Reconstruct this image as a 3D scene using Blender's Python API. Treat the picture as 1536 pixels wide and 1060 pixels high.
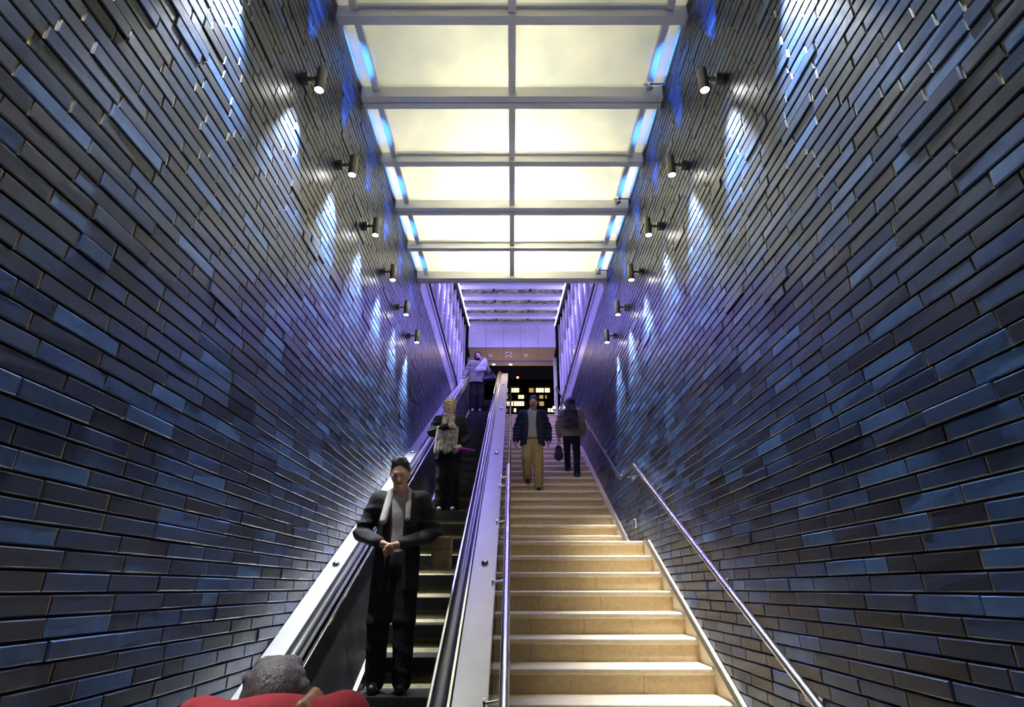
import bpy, bmesh, math, random
import numpy as np
from mathutils import Vector, Matrix
random.seed(7); rng = np.random.default_rng(7)
for o in list(bpy.data.objects): bpy.data.objects.remove(o)
scn = bpy.context.scene
COL = scn.collection
# ------------------------------------------------------------------ camera
EYE = 1.613                       # eye height above the lower floor; everything is laid out with the eye at z=0 and lifted at the end
PITCH = 22.4
cam = bpy.data.cameras.new('camera'); cam.sensor_width = 36; cam.lens = 20; cam.clip_end = 1000
camo = bpy.data.objects.new('camera', cam); COL.objects.link(camo)
camo.location = (0, 0, 0); camo.rotation_euler = (math.radians(90 + PITCH), 0, 0)
scn.camera = camo
# ------------------------------------------------------------------ world + exposure
w = bpy.data.worlds.new('night'); scn.world = w; w.use_nodes = True
w.node_tree.nodes['Background'].inputs[0].default_value = (0.010, 0.010, 0.016, 1)
w.node_tree.nodes['Background'].inputs[1].default_value = 0.25
vs = scn.view_settings; vs.view_transform = 'Standard'; vs.look = 'None'; vs.gamma = 1; vs.use_curve_mapping = False
vs.exposure = 0.5
# ------------------------------------------------------------------ main lights: lamps above the glass ceiling, LED lines of the entrance canopy
BAY = 0.954
def light(name, kind, loc, rot, energy, color, **kw):
    l = bpy.data.lights.new(name, kind); l.energy = energy; l.color = color
    for k, v in kw.items(): setattr(l, k, v)
    o = bpy.data.objects.new(name, l); COL.objects.link(o); o.location = loc; o.rotation_euler = rot
    return o
WARM = (1.0, 0.93, 0.70)
for i, (d, e) in enumerate([(-0.2, 9), (1.2, 9), (2.6, 9), (4.1, 11), (5.6, 24), (6.9, 42), (7.9, 36)]):
    light('ceiling_lamp', 'AREA', (0, d, 5.95), (0, 0, 0), e, WARM, shape='RECTANGLE', size=1.1, size_y=0.5)
light('canopy_roof_lamp', 'AREA', (0, 13.3, 8.05), (math.radians(8.5), 0, 0), 26, (1.0, 0.95, 0.82), shape='RECTANGLE', size=2.8, size_y=8.6)
for s in (-1, 1):
    light('canopy_led', 'AREA', (s * 1.42, 13.2, 7.25), (0, math.radians(s * 38), 0), 140, (0.28, 0.24, 1.0), shape='RECTANGLE', size=0.08, size_y=8.4)
    light('canopy_led', 'AREA', (s * 1.40, 13.2, 7.22), (0, math.radians(180 - s * 30), 0), 34, (0.40, 0.34, 1.0), shape='RECTANGLE', size=0.08, size_y=8.4)

# ------------------------------------------------------------------ geometry constants (metres, eye at origin)
W = 1.60                     # half width between the brick walls
Z_TOP = 4.80                 # top of the brickwork
Z_FLOOR = -EYE
SL = 0.512; CS = math.cos(math.atan(SL)); SN = math.sin(math.atan(SL))
DECK0 = -2.49; STEP0 = -3.20
RISE, RUN = 0.1765, 0.342
Z_G = 5.447                  # street level

# ------------------------------------------------------------------ helpers
def tag(o, label=None, cat=None, group=None, kind=None):
    if label: o['label'] = label
    if cat: o['category'] = cat
    if group: o['group'] = group
    if kind: o['kind'] = kind
    return o
def empty(name, loc=(0, 0, 0), rz=0):
    o = bpy.data.objects.new(name, None); COL.objects.link(o); o.location = loc; o.rotation_euler = (0, 0, rz); o.empty_display_size = 0.1
    return o
def link(name, me, mat=None, parent=None, loc=None):
    o = bpy.data.objects.new(name, me); COL.objects.link(o)
    if mat is not None and not me.materials: me.materials.append(mat)
    if parent: o.parent = parent
    if loc is not None: o.location = loc
    return o
class MB:
    def __init__(s): s.v = []; s.f = []
    def add(s, vs, fs):
        n = len(s.v); s.v += [tuple(v) for v in vs]; s.f += [tuple(i + n for i in f) for f in fs]; return s
    def box(s, x0, x1, y0, y1, z0, z1):
        return s.add([(x0,y0,z0),(x1,y0,z0),(x1,y1,z0),(x0,y1,z0),(x0,y0,z1),(x1,y0,z1),(x1,y1,z1),(x0,y1,z1)],
                     [(0,3,2,1),(4,5,6,7),(0,1,5,4),(1,2,6,5),(2,3,7,6),(3,0,4,7)])
    def prism(s, pts, x0, x1):            # (y,z) outline swept along x
        n = len(pts)
        vs = [(x0, a, b) for a, b in pts] + [(x1, a, b) for a, b in pts]
        fs = [tuple(range(n)), tuple(range(2*n-1, n-1, -1))] + [(i, n+i, n+(i+1) % n, (i+1) % n) for i in range(n)]
        return s.add(vs, fs)
    def sweep(s, sect, path, close=True):  # sect: (x, n) offsets across / above the path; path: (y,z) with sect n along the path normal
        rings = []
        P = [Vector(p) for p in path]
        for i, p in enumerate(P):
            a = (P[i] - P[i-1]).normalized() if i else None
            b = (P[i+1] - P[i]).normalized() if i < len(P)-1 else None
            t = (a + b).normalized() if a and b else (a or b)
            k = 1.0 / max(0.3, t.dot(a or b))
            nrm = Vector((-t.y, t.x))
            rings.append([(x, p.x + nrm.x*n*k, p.y + nrm.y*n*k) for x, n in sect])
        m = len(sect); vs = [v for r in rings for v in r]
        fs = []
        for i in range(len(P)-1):
            for j in range(m if close else m-1):
                j2 = (j+1) % m
                fs.append((i*m+j, i*m+j2, (i+1)*m+j2, (i+1)*m+j))
        if close: fs += [tuple(range(m-1, -1, -1)), tuple(range((len(P)-1)*m, len(P)*m))]
        return s.add(vs, fs)
    def tube(s, pts, r, n=12, r2=None):
        P = [Vector(p) for p in pts]; rings = []
        up = None
        for i, p in enumerate(P):
            a = (P[i]-P[i-1]).normalized() if i else None
            b = (P[i+1]-P[i]).normalized() if i < len(P)-1 else None
            t = (a+b).normalized() if a and b else (a or b)
            k = 1.0/max(0.4, t.dot(a or b))
            if up is None:
                up = Vector((0,0,1)) if abs(t.z) < .9 else Vector((1,0,0))
            u = t.cross(up).normalized(); vv = u.cross(t).normalized(); up = vv
            rr = r if r2 is None else r + (r2-r)*i/(len(P)-1)
            # mitre only in the bend plane
            ring = []
            for j in range(n):
                q = u*math.cos(2*math.pi*j/n)*rr + vv*math.sin(2*math.pi*j/n)*rr
                if a and b and k > 1.001:
                    bd = (b-a); bd = bd - t*bd.dot(t)
                    if bd.length > 1e-6:
                        bd.normalize(); q = q + bd*q.dot(bd)*(k-1)
                ring.append(p+q)
            rings.append(ring)
        vs = [v for r_ in rings for v in r_]; fs = []
        for i in range(len(P)-1):
            for j in range(n):
                fs.append((i*n+j, i*n+(j+1) % n, (i+1)*n+(j+1) % n, (i+1)*n+j))
        fs += [tuple(range(n-1, -1, -1)), tuple(range((len(P)-1)*n, len(P)*n))]
        return s.add(vs, fs)
    def lathe(s, prof, n=16, M=None):     # prof: (r,z)
        vs = []; fs = []
        for r, z in prof:
            for j in range(n): vs.append((r*math.cos(2*math.pi*j/n), r*math.sin(2*math.pi*j/n), z))
        for i in range(len(prof)-1):
            for j in range(n): fs.append((i*n+j, i*n+(j+1) % n, (i+1)*n+(j+1) % n, (i+1)*n+j))
        if prof[0][0] > 1e-5: fs.append(tuple(range(n-1, -1, -1)))
        if prof[-1][0] > 1e-5: fs.append(tuple(range((len(prof)-1)*n, len(prof)*n)))
        if M: vs = [tuple(M @ Vector(v)) for v in vs]
        return s.add(vs, fs)
    def mesh(s, name, smooth=False, bevel=0):
        me = bpy.data.meshes.new(name); me.from_pydata(s.v, [], s.f)
        bm = bmesh.new(); bm.from_mesh(me)
        bmesh.ops.recalc_face_normals(bm, faces=bm.faces)
        if bevel:
            es = [e for e in bm.edges if len(e.link_faces) == 2 and e.calc_face_angle(0) > 0.6]
            bmesh.ops.bevel(bm, geom=es, offset=bevel, segments=2, affect='EDGES', profile=.6)
        bm.to_mesh(me); bm.free()
        if smooth:
            me.polygons.foreach_set('use_smooth', [True]*len(me.polygons))
            try: me.set_sharp_from_angle(angle=math.radians(40))
            except Exception: pass
        me.update(); return me
    def obj(s, name, mat, parent=None, smooth=False, bevel=0, loc=None):
        return link(name, s.mesh(name, smooth, bevel), mat, parent, loc)

# ------------------------------------------------------------------ materials
MATS = {}
def mat(name, color=(.5,.5,.5), rough=.5, metal=0.0, noise=0.0, nscale=8.0, bump=0.0, bscale=60.0, emit=None, estr=0.0, spec=.5, coat=0.0, color2=None, stretch=None):
    m = bpy.data.materials.new(name); m.use_nodes = True; nt = m.node_tree; b = nt.nodes['Principled BSDF']
    b.inputs['Base Color'].default_value = (*color, 1); b.inputs['Roughness'].default_value = rough
    b.inputs['Metallic'].default_value = metal; b.inputs['Specular IOR Level'].default_value = spec
    b.inputs['Coat Weight'].default_value = coat
    if emit: b.inputs['Emission Color'].default_value = (*emit, 1); b.inputs['Emission Strength'].default_value = estr
    N = nt.nodes; L = nt.links
    tc = N.new('ShaderNodeTexCoord'); src = tc.outputs['Object']
    if stretch:
        mp = N.new('ShaderNodeMapping'); mp.inputs['Scale'].default_value = stretch; L.new(src, mp.inputs[0]); src = mp.outputs[0]
    if noise or color2:
        nz = N.new('ShaderNodeTexNoise'); nz.inputs['Scale'].default_value = nscale; nz.inputs['Detail'].default_value = 5; L.new(src, nz.inputs[0])
        rp = N.new('ShaderNodeValToRGB'); L.new(nz.outputs[0], rp.inputs[0])
        c2 = color2 or tuple(min(1, c*(1+noise)) for c in color); c1 = color if color2 else tuple(c*(1-noise) for c in color)
        rp.color_ramp.elements[0].position = .3; rp.color_ramp.elements[1].position = .7
        rp.color_ramp.elements[0].color = (*c1, 1); rp.color_ramp.elements[1].color = (*c2, 1)
        L.new(rp.outputs[0], b.inputs['Base Color'])
    if bump:
        nb = N.new('ShaderNodeTexNoise'); nb.inputs['Scale'].default_value = bscale; nb.inputs['Detail'].default_value = 4; L.new(src, nb.inputs[0])
        bp = N.new('ShaderNodeBump'); bp.inputs['Strength'].default_value = bump; bp.inputs['Distance'].default_value = .01
        L.new(nb.outputs[0], bp.inputs['Height']); L.new(bp.outputs[0], b.inputs['Normal'])
    MATS[name] = m; return m
def brick_mat(name, per_object):
    m = bpy.data.materials.new(name); m.use_nodes = True; nt = m.node_tree; N = nt.nodes; L = nt.links; b = N['Principled BSDF']
    if per_object: r = N.new('ShaderNodeObjectInfo').outputs['Random']
    else: r = N.new('ShaderNodeNewGeometry').outputs['Random Per Island']
    geo = N.new('ShaderNodeNewGeometry')
    nz = N.new('ShaderNodeTexNoise'); nz.inputs['Scale'].default_value = 9; nz.inputs['Detail'].default_value = 4; L.new(geo.outputs['Position'], nz.inputs[0])
    mix = N.new('ShaderNodeMath'); mix.operation = 'MULTIPLY_ADD'; L.new(nz.outputs[0], mix.inputs[0]); mix.inputs[1].default_value = .5; mix.inputs[2].default_value = -.25
    add = N.new('ShaderNodeMath'); add.operation = 'ADD'; L.new(mix.outputs[0], add.inputs[0]); L.new(r, add.inputs[1])
    rp = N.new('ShaderNodeValToRGB'); L.new(add.outputs[0], rp.inputs[0]); cr = rp.color_ramp
    cr.elements[0].position = 0; cr.elements[0].color = (.007, .010, .019, 1)
    cr.elements[1].position = 1.0; cr.elements[1].color = (.034, .090, .21, 1)
    for p, c in ((.22, (.008,.014,.032,1)), (.5, (.011,.026,.066,1)), (.8, (.016,.044,.122,1))):
        e = cr.elements.new(p); e.color = c
    L.new(rp.outputs[0], b.inputs['Base Color'])
    n2 = N.new('ShaderNodeTexNoise'); n2.inputs['Scale'].default_value = 30; n2.inputs['Detail'].default_value = 3; L.new(geo.outputs['Position'], n2.inputs[0])
    mr = N.new('ShaderNodeMapRange'); L.new(n2.outputs[0], mr.inputs[0]); mr.inputs[3].default_value = .26; mr.inputs[4].default_value = .50
    L.new(mr.outputs[0], b.inputs['Roughness'])
    bp = N.new('ShaderNodeBump'); bp.inputs['Strength'].default_value = .22; bp.inputs['Distance'].default_value = .006
    n3 = N.new('ShaderNodeTexNoise'); n3.inputs['Scale'].default_value = 22; n3.inputs['Detail'].default_value = 5; L.new(geo.outputs['Position'], n3.inputs[0])
    L.new(n3.outputs[0], bp.inputs['Height']); L.new(bp.outputs[0], b.inputs['Normal'])
    b.inputs['Specular IOR Level'].default_value = .62
    MATS[name] = m; return m
def glass_panel_mat():
    m = bpy.data.materials.new('frosted_glass'); m.use_nodes = True; nt = m.node_tree; N = nt.nodes; L = nt.links
    out = N['Material Output']; N.remove(N['Principled BSDF'])
    tc = N.new('ShaderNodeTexCoord')
    nz = N.new('ShaderNodeTexNoise'); nz.inputs['Scale'].default_value = 2.2; nz.inputs['Detail'].default_value = 6; L.new(tc.outputs['Object'], nz.inputs[0])
    rp = N.new('ShaderNodeValToRGB'); rp.color_ramp.elements[0].color = (.74,.77,.74,1); rp.color_ramp.elements[1].color = (.93,.92,.84,1)
    rp.color_ramp.elements[0].position = .3; rp.color_ramp.elements[1].position = .65; L.new(nz.outputs[0], rp.inputs[0])
    t = N.new('ShaderNodeBsdfTranslucent'); L.new(rp.outputs[0], t.inputs[0])
    d = N.new('ShaderNodeBsdfDiffuse'); d.inputs[0].default_value = (.6,.64,.6,1)
    g = N.new('ShaderNodeBsdfGlossy'); g.inputs['Roughness'].default_value = .15; g.inputs[0].default_value = (.8,.8,.8,1)
    m1 = N.new('ShaderNodeMixShader'); m1.inputs[0].default_value = .15; L.new(t.outputs[0], m1.inputs[1]); L.new(d.outputs[0], m1.inputs[2])
    m2 = N.new('ShaderNodeMixShader'); m2.inputs[0].default_value = .05; L.new(m1.outputs[0], m2.inputs[1]); L.new(g.outputs[0], m2.inputs[2])
    L.new(m2.outputs[0], out.inputs[0]); MATS['frosted'] = m; return m
BR_O = brick_mat('glazed_brick', True); BR_I = brick_mat('glazed_brick_field', False)
FROST = glass_panel_mat()
mat('joint_dark', (.012,.011,.009), .9)
mat('mortar', (.42,.30,.14), .9, noise=.35, nscale=30)
mat('stone', (.58,.42,.22), .62, color2=(.70,.53,.31), nscale=30, bump=.25, bscale=70)
mat('stone_tread', (.68,.56,.38), .42, color2=(.76,.65,.47), nscale=14, bump=.12, bscale=80)
mat('steel', (.34,.34,.35), .40, metal=1, bump=.03, bscale=9, noise=.06, nscale=3)
mat('steel_polished', (.72,.72,.74), .16, metal=1)
mat('steel_mirror', (.42,.40,.38), .10, metal=1, bump=.05, bscale=5)
mat('panel_dark', (.13,.125,.13), .33, metal=.7, noise=.2, nscale=3)
mat('rubber', (.012,.012,.015), .26, spec=.7)
mat('step_metal', (.135,.118,.045), .5, metal=.35, noise=.25, nscale=14)
mat('step_black', (.012,.011,.009), .6)
mat('frame_grey', (.80,.79,.80), .42, metal=.1)
mat('fixture', (.20,.18,.15), .38, metal=.85)
mat('brass', (.55,.38,.16), .35, metal=1)
mat('lens', (1,1,1), .3, emit=(1,.98,.95), estr=40)
mat('lens_blue', (.2,.4,1), .3, emit=(.15,.4,1), estr=12)
mat('white_paint', (.74,.74,.78), .45, noise=.05)
mat('coping', (.86,.86,.90), .34, color2=(.60,.60,.70), nscale=3.2, bump=.1, bscale=5)
mat('soffit', (.42,.33,.27), .5, noise=.06, nscale=20)
mat('mauve_glass', (.21,.14,.15), .22, noise=.2, nscale=2, spec=.6)
mat('silver_glass', (.62,.62,.58), .2, metal=.35, bump=.5, bscale=7, color2=(.80,.80,.74), nscale=5)
mat('rail_brown', (.12,.085,.065), .4, metal=.5)
mat('speaker_dark', (.03,.028,.025), .7)
mat('downlight', (1,.9,.75), .4, emit=(1,.78,.5), estr=2.5)
mat('led', (.5,.5,1), .4, emit=(.45,.42,1), estr=6)
mat('floor', (.24,.21,.17), .5, noise=.1, nscale=4)
mat('concrete_dark', (.10,.10,.10), .8)
mat('asphalt', (.03,.03,.032), .9)
mat('facade', (.030,.024,.019), .9)
mat('facade_dark', (.010,.009,.008), .9)
mat('pane_dark', (.006,.006,.007), .2)
mat('pane_lit', (1,.85,.5), .4, emit=(1,.80,.42), estr=1.7)
mat('pane_dim', (1,.7,.3), .4, emit=(1,.68,.22), estr=.35)
mat('red_lamp', (1,.1,.05), .4, emit=(1,.07,.03), estr=18)
M = MATS
def roof_glass_mat():
    m = bpy.data.materials.new('roof_glass'); m.use_nodes = True; nt = m.node_tree; N = nt.nodes; L = nt.links; out = N['Material Output']; b = N['Principled BSDF']
    tc = N.new('ShaderNodeTexCoord'); nz = N.new('ShaderNodeTexNoise'); nz.inputs['Scale'].default_value = 7; nz.inputs['Detail'].default_value = 5; L.new(tc.outputs['Object'], nz.inputs[0])
    rp = N.new('ShaderNodeValToRGB'); rp.color_ramp.elements[0].position = .38; rp.color_ramp.elements[1].position = .62; rp.color_ramp.elements[0].color = (.25,.25,.24,1); rp.color_ramp.elements[1].color = (.9,.88,.8,1); L.new(nz.outputs[0], rp.inputs[0])
    t = N.new('ShaderNodeBsdfTranslucent'); L.new(rp.outputs[0], t.inputs[0]); b.inputs['Base Color'].default_value = (.3,.3,.3,1); b.inputs['Roughness'].default_value = .2
    mx = N.new('ShaderNodeMixShader'); mx.inputs[0].default_value = .75; L.new(b.outputs[0], mx.inputs[1]); L.new(t.outputs[0], mx.inputs[2]); L.new(mx.outputs[0], out.inputs[0]); MATS['roof_glass'] = m
roof_glass_mat()

# ------------------------------------------------------------------ brick walls
BH, BP_, BL = 0.0640, 0.073, 0.345
F = 853.33; cp_, sp_ = math.cos(math.radians(PITCH)), math.sin(math.radians(PITCH))
def proj(x, y, z):
    c = y*cp_ + z*sp_
    if c < .05: return None
    return 768 + F*x/c, 530 - F*(z*cp_ - y*sp_)/c, c
def brick_mesh(l, h, depth=.022, bv=.0045, n=0):
    # front face toward +X of the local frame, length along Y, height along Z
    v = []
    r = random.Random(n)
    j = lambda a: a + r.uniform(-.0012, .0012)
    yl, zl = l/2, h/2
    fr = [(0, j(-yl+bv), j(-zl+bv)), (0, j(yl-bv), j(-zl+bv)), (0, j(yl-bv), j(zl-bv)), (0, j(-yl+bv), j(zl-bv))]
    fr = [(r.uniform(-.001, .001), b, c) for a, b, c in fr]
    md = [(-bv, -yl, -zl), (-bv, yl, -zl), (-bv, yl, zl), (-bv, -yl, zl)]
    bk = [(-depth, -yl, -zl), (-depth, yl, -zl), (-depth, yl, zl), (-depth, -yl, zl)]
    v = fr + md + bk
    f = [(0,1,2,3)] + [(4+i, 4+(i+1) % 4, (i+1) % 4, i) for i in range(4)] + [(8+i, 8+(i+1) % 4, 4+(i+1) % 4, 4+i) for i in range(4)]
    return v, f
def build_wall(side, lower, name, seed):
    r = random.Random(seed)
    bricks = []
    k0 = int(math.floor((Z_FLOOR) / BP_)); k1 = int(Z_TOP / BP_)
    zs = [Z_TOP - BP_*(i+.5) for i in range(int((Z_TOP-Z_FLOOR)/BP_)+1)]
    prev = 0; rows = []
    for z in zs:
        off = prev + r.choice([.33, .5, .64]) * BL + r.uniform(-.02, .02); prev = off % BL
        y = -.8 - BL + prev
        y_end = 18.0
        first = None
        while y < y_end:
            l = BL if r.random() < .86 else BL * r.choice([.66, .8, .5])
            l += r.uniform(-.006, .006)
            if z + BP_ > lower(y + l/2) and lower(y) < Z_TOP:
                if z + BP_ > min(lower(y), lower(y+l)):
                    bricks.append((y + l/2, z, l - .007))
                    if first is None: first = y
                    last = y + l
            y += l
        if first is not None: rows.append((z, first, last))
    # projected size in the picture
    sized = []
    for b in bricks:
        y, z, l = b
        q = [proj(side*W, y+dy, z+dz) for dy in (-l/2, l/2) for dz in (-BH/2, BH/2)]
        if any(p is None for p in q): sized.append((0, b)); continue
        cx = sum(p[0] for p in q)/4; cy = sum(p[1] for p in q)/4
        a = abs((q[2][0]-q[0][0])*(q[1][1]-q[0][1]) - (q[2][1]-q[0][1])*(q[1][0]-q[0][0]))
        vis = -10 < cx < 1546 and -5 < cy < 1065 and z > lower(y)
        sized.append((a if vis else 0, b))
    order = sorted(range(len(sized)), key=lambda i: -sized[i][0])
    top = set(order[:300])
    root = empty(name, (side*W, 0, 0)); tag(root, kind='structure')
    pool = []
    for n in range(24):
        v, f = brick_mesh(BL-.007, BH, n=n)
        me = bpy.data.meshes.new('brick'); me.from_pydata(v, [], f); me.materials.append(BR_O); pool.append(me)
    FV, FF = [], []
    rot = Matrix.Rotation(math.pi if side > 0 else 0, 4, 'Z')
    for i, (a, (y, z, l)) in enumerate(sized):
        proud = r.gauss(.0003, .0008)
        if r.random() < .05: proud += r.uniform(.004, .010)
        ty, tz = r.gauss(0, .006), r.gauss(0, .012)
        if i in top:
            o = bpy.data.objects.new('brick', r.choice(pool)); COL.objects.link(o); o.parent = root
            o.location = (-side*proud, y, z); o.rotation_euler = (0, tz, (math.pi if side > 0 else 0) + ty*.5); o.scale = (1, l/(BL-.007), 1)
        else:
            v, f = brick_mesh(l, BH, n=r.randrange(999)); n0 = len(FV)
            R = Matrix.Translation((-side*proud, y, z)) @ rot @ Matrix.Rotation(ty*.5, 4, 'Z') @ Matrix.Rotation(tz, 4, 'Y')
            FV += [tuple(R @ Vector(p)) for p in v]; FF += [tuple(n0+q for q in t) for t in f]
    me = bpy.data.meshes.new('brick_field'); me.from_pydata(FV, [], FF); me.materials.append(BR_I)
    tag(link('brick_field', me, parent=root), kind='stuff')
    mo = MB()
    for z, a, b in rows:
        x0, x1 = sorted((side*.0045, side*.03)); mo.box(x0, x1, a, b, z-BH/2+.001, z+BH/2-.001)
    mo.obj('mortar', M['mortar'], root)
    x0, x1 = sorted((side*.016, side*.25))
    MB().box(x0, x1, -3.0, 19.0, Z_FLOOR-.1, Z_TOP).obj('backing', M['joint_dark'], root)
    return root
deck_z = lambda y: max(Z_FLOOR+.95, DECK0 + SL*y)
def stair_line(y):
    if y < 6.92: return max(Z_FLOOR, .505 - (6.92 - y)*RISE/RUN)
    if y < 8.0: return .505
    if y < 12.77: return .505 + (y-8.0)*RISE/RUN
    if y < 13.8: return .505 + 14*RISE
    return min(Z_G, .505 + 14*RISE + (y-13.85)*RISE/RUN)
build_wall(-1, lambda y: deck_z(y) - .1, 'wall_left', 3)
build_wall(1, lambda y: stair_line(y) - .05, 'wall_right', 5)

# ------------------------------------------------------------------ floors
fl = MB().box(-W-.25, W+.25, -3.0, 19.0, Z_FLOOR-.2, Z_FLOOR).obj('floor', M['floor']); tag(fl, kind='structure')
st = MB().box(-60, 60, 18.95, 320, Z_G-.3, Z_G-.002)
st.box(-60, -W-.26, 8.6, 18.95, Z_G-1.0, Z_G-.002).box(W+.26, 60, 8.6, 18.95, Z_G-1.0, Z_G-.002)
so = st.obj('floor_street', M['asphalt']); tag(so, kind='structure')

# ------------------------------------------------------------------ glass ceiling
ce = empty('ceiling', (0, 0, 4.80)); tag(ce, kind='structure')
ZC = .13                        # underside of the glass above the beam soffit
beams = [(3.655 + BAY*k, (k % 2) == 1) for k in range(-6, 6)]
for y, dbl in beams:
    if dbl:
        for s in (-1, 1):
            MB().box(-W, W, y + (s*.046) - .04, y + (s*.046) + .04, 0, .17).obj('beam', M['frame_grey'], ce, bevel=.004)
    else:
        MB().box(-W, W, y-.045, y+.045, 0, .17).obj('beam', M['frame_grey'], ce, bevel=.004)
ys = [b[0] for b in beams]
for a, b in zip(ys[:-1], ys[1:]):
    for s in (-1, 1):
        x0, x1 = sorted((s*.03, s*1.42)); MB().box(x0, x1, a+.04, b-.04, ZC, ZC+.02).obj('glass_panel', FROST, ce)
        x0, x1 = sorted((s*1.47, s*W)); MB().box(x0, x1, a+.04, b-.04, ZC+.01, ZC+.03).obj('edge_glass_panel', FROST, ce)
        x0, x1 = sorted((s*1.41, s*1.475)); MB().box(x0, x1, a+.045, b-.045, .075, .17).obj('side_rail', M['frame_grey'], ce, bevel=.004)
        # thin inner frame around the pane
        MB().box(min(s*.035, s*1.41), max(s*.035, s*1.41), b-.075, b-.04, .10, .16).obj('pane_frame', M['frame_grey'], ce)
    MB().box(-.036, .036, a+.045, b-.045, .04, .17).obj('mullion', M['frame_grey'], ce, bevel=.006)
for s in (-1, 1):               # thin steel supports seen through the two last bays
    MB().tube([(s*.60, 7.1, .30), (s*.60, 8.4, .30)], .008, 6).obj('hanger_rod', M['fixture'], ce)
# plenum roof above the lamps
rf = MB().box(-W-.25, W+.25, -3.0, 8.75, 6.15, 6.3)
for s in (-1, 1): rf.box(min(s*W, s*(W+.25)), max(s*W, s*(W+.25)), -3.0, 8.75, 4.97, 6.15)
tag(rf.obj('ceiling_plenum', M['white_paint']), kind='structure')
hd = MB().box(-W-.25, W+.25, 8.55, 8.75, 4.97, 7.4); tag(hd.obj('wall_header', M['white_paint']), kind='structure')

# sprinklers along the right edge of the ceiling
SPR = [('nearest the viewer', 4.40), ('in the middle bay', 6.28), ('beside the last beam', 8.14)]
for w_, d in SPR:
    t = empty('sprinkler_head', (1.43, d, 4.84)); tag(t, 'small chrome sprinkler head on the right ceiling rail, ' + w_, 'sprinkler', 'ceiling sprinklers')
    MB().tube([(.17, 0, .0), (.02, 0, 0)], .012, 8).obj('pipe', M['steel_polished'], t, smooth=True)
    MB().lathe([(.0, .045), (.022, .04), (.026, .0), (.014, -.02), (.010, -.05)], 10).obj('body', M['steel_polished'], t, smooth=True)
    MB().lathe([(.006, -.05), (.03, -.055), (.03, -.06), (0, -.062)], 10).obj('deflector', M['steel_polished'], t, smooth=True)
    MB().tube([(0, 0, 0), (-.07, 0, -.005)], .007, 8).obj('nozzle', M['steel_polished'], t, smooth=True)

# ------------------------------------------------------------------ wall lights
ORD = ['overhead behind the viewer', 'overhead, above the frame', 'nearest the viewer and largest', 'second from the viewer', 'third from the viewer', 'fourth from the viewer', 'fifth from the viewer', 'farthest and smallest']
LX, LZ = 1.455, 3.47
for s in (-1, 1):
    sd = 'left' if s < 0 else 'right'
    for k in range(8):
        y = 3.21 + BAY*(k-2)
        t = empty('wall_light', (s*LX, y, LZ)); tag(t, f'grey cylinder wall light on the {sd} brick wall, {ORD[k]}', 'wall light', 'up and down lights along the brick walls')
        MB().lathe([(.031, .03), (.031, .0), (.036, .0), (.037, .006), (.037, .205), (.034, .21), (.012, .21), (.012, .19)], 20).obj('housing', M['fixture'], t, smooth=True)
        MB().lathe([(0, .004), (.031, .004), (.031, .009)], 20).obj('lens', M['lens'], t)
        MB().lathe([(.0, .206), (.010, .206)], 12).obj('upper_lens', M['lens_blue'], t)
        MB().tube([(s*.03, 0, .115), (s*.095, 0, .115)], .017, 12).obj('arm', M['fixture'], t, smooth=True)
        MB().tube([(s*.055, 0, .115), (s*.066, 0, .115)], .024, 12).obj('collar', M['brass'], t, smooth=True)
        MB().tube([(s*.09, 0, .115), (s*.1435, 0, .115)], .046, 18).obj('wall_plate', M['fixture'], t, smooth=True)
        l = light('down_beam', 'SPOT', (0, 0, -.012), (0, -s*math.radians(7), 0), 640, (.90, .95, 1.0), spot_size=math.radians(54), spot_blend=.9, shadow_soft_size=.028); l.parent = t
        l = light('up_beam', 'SPOT', (0, 0, .225), (math.pi, s*math.radians(9), 0), 190, (.04, .24, 1), spot_size=math.radians(30), spot_blend=.7, shadow_soft_size=.02); l.parent = t

# ------------------------------------------------------------------ escalator
es = empty('escalator', (0, 0, 0)); tag(es, 'steel escalator between the left brick wall and the stone stairs', 'escalator')
Y0, Y1 = 3.05, 17.75            # incline of the decks
def deck_path(dz=0.0, off=0.0):
    p = []
    z0 = DECK0 + SL*Y0
    p += [(1.9, z0-.04), (2.6, z0-.04), (2.85, z0-.02+.0)]
    n = 24
    for i in range(n+1):
        y = Y0 + .12 + (Y1-Y0-.12)*i/n; p.append((y, DECK0+SL*y))
    z1 = DECK0 + SL*Y1
    p += [(Y1+.3, z1+.06), (Y1+.9, z1+.07)]
    return p
DP = deck_path()
ST = lambda z: z
# decks: left against the wall, right between escalator and stairs
lb = MB().sweep([(-W+.004, .0), (-1.43, .0), (-1.43, -.05), (-W+.004, -.05)], DP).obj('deck', M['steel'], es, bevel=.003)
rb_ = MB().sweep([(-.34, .0), (-.135, .0), (-.135, -.05), (-.34, -.05)], DP).obj('deck', M['steel'], es, bevel=.003)
def rail_sect(cx, dz):
    a = []
    for i in range(14):
        t = 2*math.pi*i/14; a.append((cx + .043*math.cos(t), dz + .026*math.sin(t)))
    return a
for cx in (-1.375, -.405):
    MB().sweep(rail_sect(cx, .045), DP).obj('handrail', M['rubber'], es, smooth=True)
    s = 1 if cx < -1 else -1
    MB().sweep([(cx - .03, .018), (cx + .03, .018), (cx + .03, -.03), (cx - .03, -.03)], DP).obj('handrail_guide', M['steel_polished'], es)
    a, b = sorted((cx + s*.058, cx + s*.078)); MB().sweep([(a, -.022), (b, -.022), (b, -.048), (a, -.048)], DP).obj('trim_strip', M['steel_polished'], es, bevel=.004)
    a, b = sorted((cx - s*.06, cx - s*.046)); MB().sweep([(a, .03), (b, .03), (b, -.03), (a, -.03)], DP).obj('trim_strip', M['steel_polished'], es)
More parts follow.
